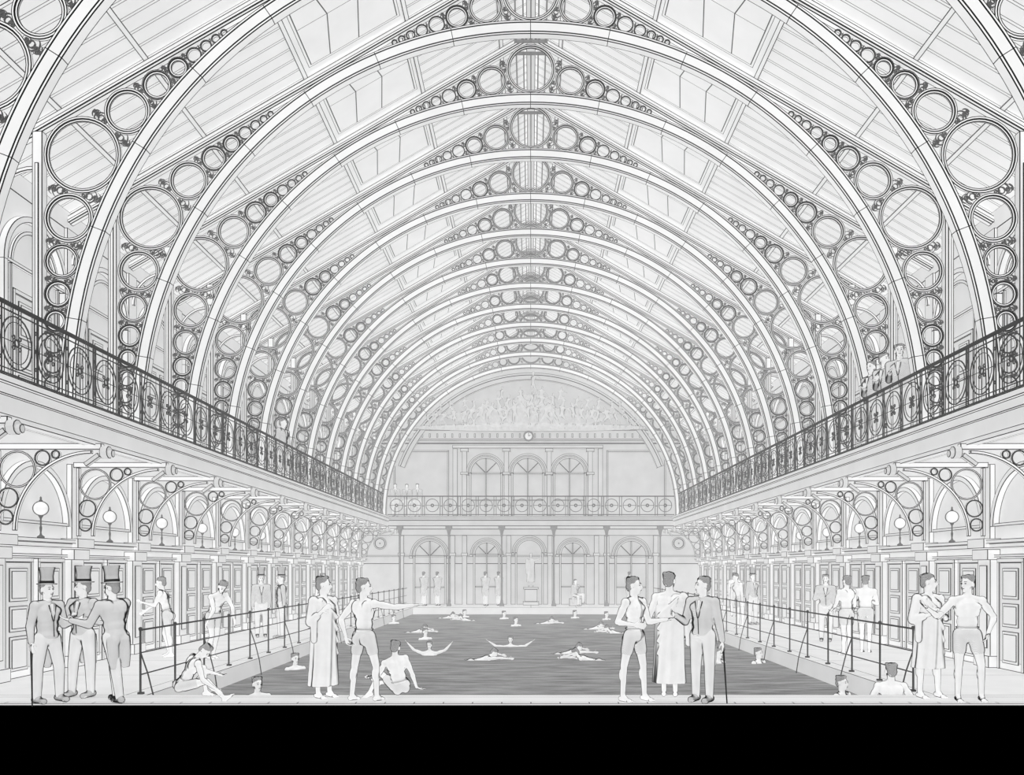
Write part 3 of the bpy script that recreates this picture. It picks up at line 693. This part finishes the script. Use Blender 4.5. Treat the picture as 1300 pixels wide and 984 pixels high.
person('bather in trunks facing two companions',805,91.7,outfit='trunks',vox=.009,h=1.76,rz=45,face=70,armA=((-.4,-.1,-.9),(.75,-.45,-.1)),armB=((.3,-.1,-1),(.95,-.25,.15)),legA=((-.20,0,-1),(-.04,.02,-1)),legB=((.16,-.03,-1),(.05,.02,-1)))
person('bather draped in a long robe seen from behind',850,88.6,outfit='robe',vox=.010,h=1.82,rl=.72,rz=170,face=150,armA=((.3,0,-1),(.0,.5,-.6)),armB=((-.35,0,-1),(-.2,.5,-.4)))
person('man in a plain tailcoat standing with a cane',892,91.7,outfit='suit',vox=.010,h=1.76,cane=2,rz=-40,face=-75,armA=((-.3,-.1,-1),(-.5,-.5,.3)),armB=((.2,.0,-1),(.15,-.15,-1)))
person('bather wrapped in a short white cloth with folded arms',1179,89.2,outfit='robe',vox=.010,h=1.80,rl=.50,rz=15,face=60,armA=((-.25,-.1,-1),(.6,-.6,.3)),armB=((.25,-.1,-1),(-.5,-.6,.4)),legA=((-.08,0,-1),(-.03,0,-1)),legB=((.10,0,-1),(.02,0,-1)))
person('bather in trunks leaning on a friend with hand on hip',1228,91.9,outfit='trunks',vox=.009,h=1.78,rz=-10,face=-60,armA=((-.65,.1,-.75),(-.7,-.35,.45)),armB=((.62,.12,-.75),(-.42,-.25,-.75)),legA=((-.05,0,-1),(-.03,0,-1)),legB=((.20,-.05,-1),(.02,.03,-1)))
# ---- walkway and gallery figures
person('bather in trunks bending toward a cabin door',X=-7.55,Y=18.0,outfit='trunks',vox=.014,rz=-80,up=(-.25,0,1),face=-80,armA=((-.6,0,-.7),(-.6,0,-.4)),armB=((-.4,.1,-.8),(-.8,.1,.2)),legA=((-.2,0,-1),(.25,0,-1)),legB=((.1,0,-1),(.15,0,-1)))
person('bather in trunks stooping over the poolside railing',X=-6.45,Y=17.6,outfit='trunks',vox=.014,rz=60,up=(.35,-.3,.9),face=40,hup=(.4,-.3,.6),armA=((.3,-.3,-.9),(-.3,-.4,-.8)),armB=((.5,-.2,-.8),(.2,-.2,-.9)),legA=((.15,-.1,-1),(-.2,.1,-1)),legB=((0,0,-1),(-.2,0,-1)))
person('man in top hat and coat on the walkway',X=-7.25,Y=23.3,outfit='suit',hat=True,vox=.018,rz=20)
person('man in top hat and coat beside a companion',X=-6.6,Y=22.9,outfit='suit',hat=True,vox=.018,rz=-60)
person('man in a plain coat by the cabin doors',X=7.45,Y=21.9,outfit='suit',vox=.018,rz=-20,armA=((-.3,0,-1),(.6,-.5,.3)))
person('bather in trunks standing with his back turned',X=6.7,Y=18.4,outfit='trunks',vox=.014,rz=200,armA=((.2,.2,-1),(.1,.6,-.4)),armB=((-.2,.2,-1),(-.1,.6,-.4)))
person('bather in trunks standing with arms folded behind the rail',X=7.3,Y=18.9,outfit='trunks',vox=.014,rz=150,armA=((.3,.1,-1),(-.5,.6,.2)),armB=((-.3,.1,-1),(.5,.6,.2)))
person('bather in trunks beside the cabin wall',X=7.75,Y=33,outfit='trunks',vox=.02,rz=-30,far=True)
person('man in top hat on the walkway by the railing',X=7.3,Y=28.5,outfit='suit',hat=True,vox=.02,rz=20,far=True)
person('bather in trunks leaning on the railing',X=6.4,Y=26.5,outfit='trunks',vox=.02,rz=-60,up=(-.25,0,1),far=True)
person('bather in trunks walking behind the railing',X=-6.6,Y=27.5,outfit='trunks',vox=.02,rz=40,far=True)
for (X,Y,rz,fc,l) in ((7.26,17.0,-40,-20,'man in coat leaning on the gallery railing'),(7.25,17.7,-60,20,'curly haired man in coat leaning on the gallery railing'),(7.25,18.4,-70,-50,'man in coat resting his arms on the gallery rail')):
    person(l,X=X,Y=Y,Z0=GZ,outfit='suit',vox=.013,rz=rz,face=fc,h=1.92,up=(-.06,-.03,1),armA=((-.1,-.2,-.8),(-.2,-.6,.2)),armB=((-.0,.2,-.9),(-.1,.3,-.6)))
person('man in coat leaning over the gallery railing',X=-7.18,Y=25.0,Z0=GZ,outfit='suit',vox=.02,rz=70,up=(.05,0,1),h=1.85,far=True)
fp=person('small distant man in coat on the end gallery',X=-6.75,Y=43.1,Z0=GZ+.03,outfit='suit',vox=.03,rz=10,far=True,fing=False,group='distant men on the end gallery')
clone(fp,(-6.2,43.3,GZ+0.03)); clone(fp,(-5.65,43.1,GZ+.03))
fq=person('distant man in coat standing at the far poolside',X=-2.25,Y=42.9,outfit='suit',vox=.03,rz=160,far=True,fing=False,group='distant men at the far poolside')
for (a,b) in ((-1.6,43.0),(-5.3,42.9),(-4.65,43.1),(4.9,43.1)): clone(fq,(a,b,0))
person('distant seated man by the far doorway',X=2.2,Y=42.7,Z0=.0,outfit='suit',vox=.03,rz=35,legA=((.4,-.8,-.1),(0,-.1,-1)),legB=((.6,-.6,.1),(0,-.1,-1)),far=True,fing=False)
m=M(); m.box(-.3,.3,-.15,.25,0,.36); OB('bench',m.mesh('bench',INKE),(2.2,42.9,0),label='small pale bench by the far doorway',cat='bench')
st=person('pale stone statue of a draped figure on a pedestal',X=0,Y=43.9,Z0=.9,outfit='robe',vox=.025,h=1.75,rz=0,armB=((.8,0,.2),(.2,0,1)),name='statue',mat=RELIEF,far=True,fing=False)
m=M(); m.box(-.4,.4,-.35,.35,-.9,-.72); m.box(-.32,.32,-.28,.28,-.72,-.1); m.box(-.38,.38,-.33,.33,-.1,0); OB('pedestal',m.mesh('pedestal',INKE),(0,0,0),st)
# ---- swimmers
def swim(label,px,py,vox=.016,drop=0,**pose):
    s=(py-722)/(EYE-WZ); return person(label,px,s,Z0=WZ,vox=vox,drop=drop,**pose)
up_l=((.02,.2,-1),(0,.1,-1))
swim('swimmer diving with both arms spread wide',545,832,rz=0,drop=-.34,armA=((-.9,0,.35),(-.7,0,.8)),armB=((.9,0,.3),(.7,0,.8)),legA=up_l,legB=up_l,h=1.5)
swim('swimmer raising both arms above the water',648,821,rz=0,drop=-.40,armA=((-.8,0,.1),(-.9,0,.6)),armB=((.8,0,.1),(.9,0,.6)),legA=up_l,legB=up_l,h=1.5)
def prone(label,px,py,dx,vox=.018):
    d=V((dx,0.15,.25)).normalized()
    return swim(label,px,py,vox,drop=-.06,rz=90 if dx>0 else -90,up=tuple(d),hup=(dx*.6,0,.8),face=90 if dx>0 else -90,armA=((dx,-.2,.1),(dx,-.1,-.05)),armB=((dx*.3,.5,.3),(dx,.1,-.3)),legA=((-dx,-.1,-.08),(-dx,0,.02),(-dx,0,-.2)),legB=((-dx,.2,-.02),(-dx,0,-.1),(-dx,0,-.2)),far=True,h=1.5)
p1=prone('swimmer stretched out face down in the water',600,838,1); p2=prone('swimmer stroking toward the side of the pool',758,838,-1); p3=prone('swimmer gliding across the pool',710,830,1)
for (px,py,src) in ((520,803,p1),(600,788,p2),(745,799,p1),(684,792,p3),(560,785,p3),(790,804,p2)):
    s=(py-722)/(EYE-WZ); clone(src,((px-674)/s,1100/s,WZ))
h_=swim('bather with head and shoulders above the water',327,886,.012,rz=40,drop=-.44,legA=up_l,legB=up_l)
for (px,py) in ((912,842),(963,842),(375,850),(1069,884),(395,812),(590,784),(730,785),(640,786),(815,790),(655,795),(500,792),(770,787),(540,812),(870,808)):
    s=(py-722)/(EYE-WZ); clone(h_,((px-674)/s,1100/s,WZ))
person('bather rising from the water with his back turned',1131,86,Z0=WZ,vox=.011,drop=-.02,rz=175,armA=((.5,-.2,-.8),(.4,0,-.8)),armB=((-.5,-.2,-.8),(-.4,0,-.8)),legA=up_l,legB=up_l)
# ---- tympanum relief
B=Body(); random.seed(5)
zb=ez_(545); spec=[]
for i in range(28):
    x=-6.3+12.6*i/27+random.uniform(-.12,.12); a=abs(x)/6.3
    hh=random.uniform(1.25,1.5)*(1-.45*a*a); spec.append((x,zb-.05+random.uniform(0,.15)*(1-a),hh,random.uniform(-.45,.45)+(-.35 if x>0 else .35)*a))
for i in range(19):
    x=-5.2+10.4*i/18+random.uniform(-.1,.1); a=abs(x)/5.3
    spec.append((x,zb+.5+.2*(1-a)+random.uniform(0,.12),random.uniform(1.0,1.25)*(1-.3*a),random.uniform(-.5,.5)))
for i in range(4):
    x=-1.5+3.0*i/3; spec.append((x,zb+1.0+random.uniform(0,.12),1.1,random.uniform(-.4,.4)))
spec.append((0.1,zb+1.5,1.45,.05))
for (x,z,hh,ln) in spec:
    k=hh/1.75; b=Body()
    J=joints(k=k,rz=random.uniform(-70,70),up=(ln,0,1),armA=((-random.uniform(.3,1),0,random.uniform(-.8,.3)),(-random.uniform(-.2,1),0,random.uniform(-.6,.6))),armB=((random.uniform(.3,1),0,random.uniform(-.8,.3)),(random.uniform(-.2,1),0,random.uniform(-.6,.6))),legA=((-random.uniform(0,.9),0,-1),(random.uniform(-.5,.5),0,-1)),legB=((random.uniform(0,.9),0,-1),(random.uniform(-.5,.5),0,-1)))
    body_prims(b,J,False); lo_=low(J); n=len(B.v); B.v+=[(p[0]+x,p[1]*.9,p[2]-lo_+z) for p in b.v]; B.f+=[tuple(i+n for i in q) for q in b.f]
e=(V(X_),V(Y_),V(Z_))
B.ell((0,.1,zb+.05),*e,6.4,.14,.22); B.ell((0,.12,zb+.6),*e,4.6,.08,.5); B.ell((0,.12,zb+1.0),*e,1.4,.08,.8)
OB('relief_sculpture',B.mesh('relief_sculpture',RELIEF,.033,2),(0,YE-.32,0),label='pale carved relief of a crowd of allegorical figures in the tympanum',cat='sculpture')
# ------------------------------------------------------------ lights and camera
def sun(d,e):
    l=bpy.data.lights.new('sun','SUN'); l.energy=e; l.angle=.3
    try: l.use_shadow=False
    except Exception: pass
    o=bpy.data.objects.new('daylight',l); COL.objects.link(o); o.rotation_euler=V(d).to_track_quat('-Z','Y').to_euler(); o.location=(0,20,30)  # shadowless suns added from all sides, even below, as flat fill light
q=.89
sun((0,1,-.1),1.30*q); sun((.1,.1,1),1.36*q); sun((1,.1,0),.98*q); sun((-1,.1,0),.98*q); sun((0,.2,-1),1.1*q)
w=bpy.data.worlds.new('World'); sc.world=w; w.use_nodes=True; bg=w.node_tree.nodes['Background']; bg.inputs[0].default_value=(1,1,1,1); bg.inputs[1].default_value=.43
cd=bpy.data.cameras.new('Camera'); cd.sensor_width=36; cd.lens=36*1100/1300; cd.shift_x=-24/1300; cd.shift_y=230/1300; cd.clip_end=200
co=bpy.data.objects.new('Camera',cd); COL.objects.link(co); co.location=(0,0,EYE); co.rotation_euler=(math.pi/2,0,0); sc.camera=co
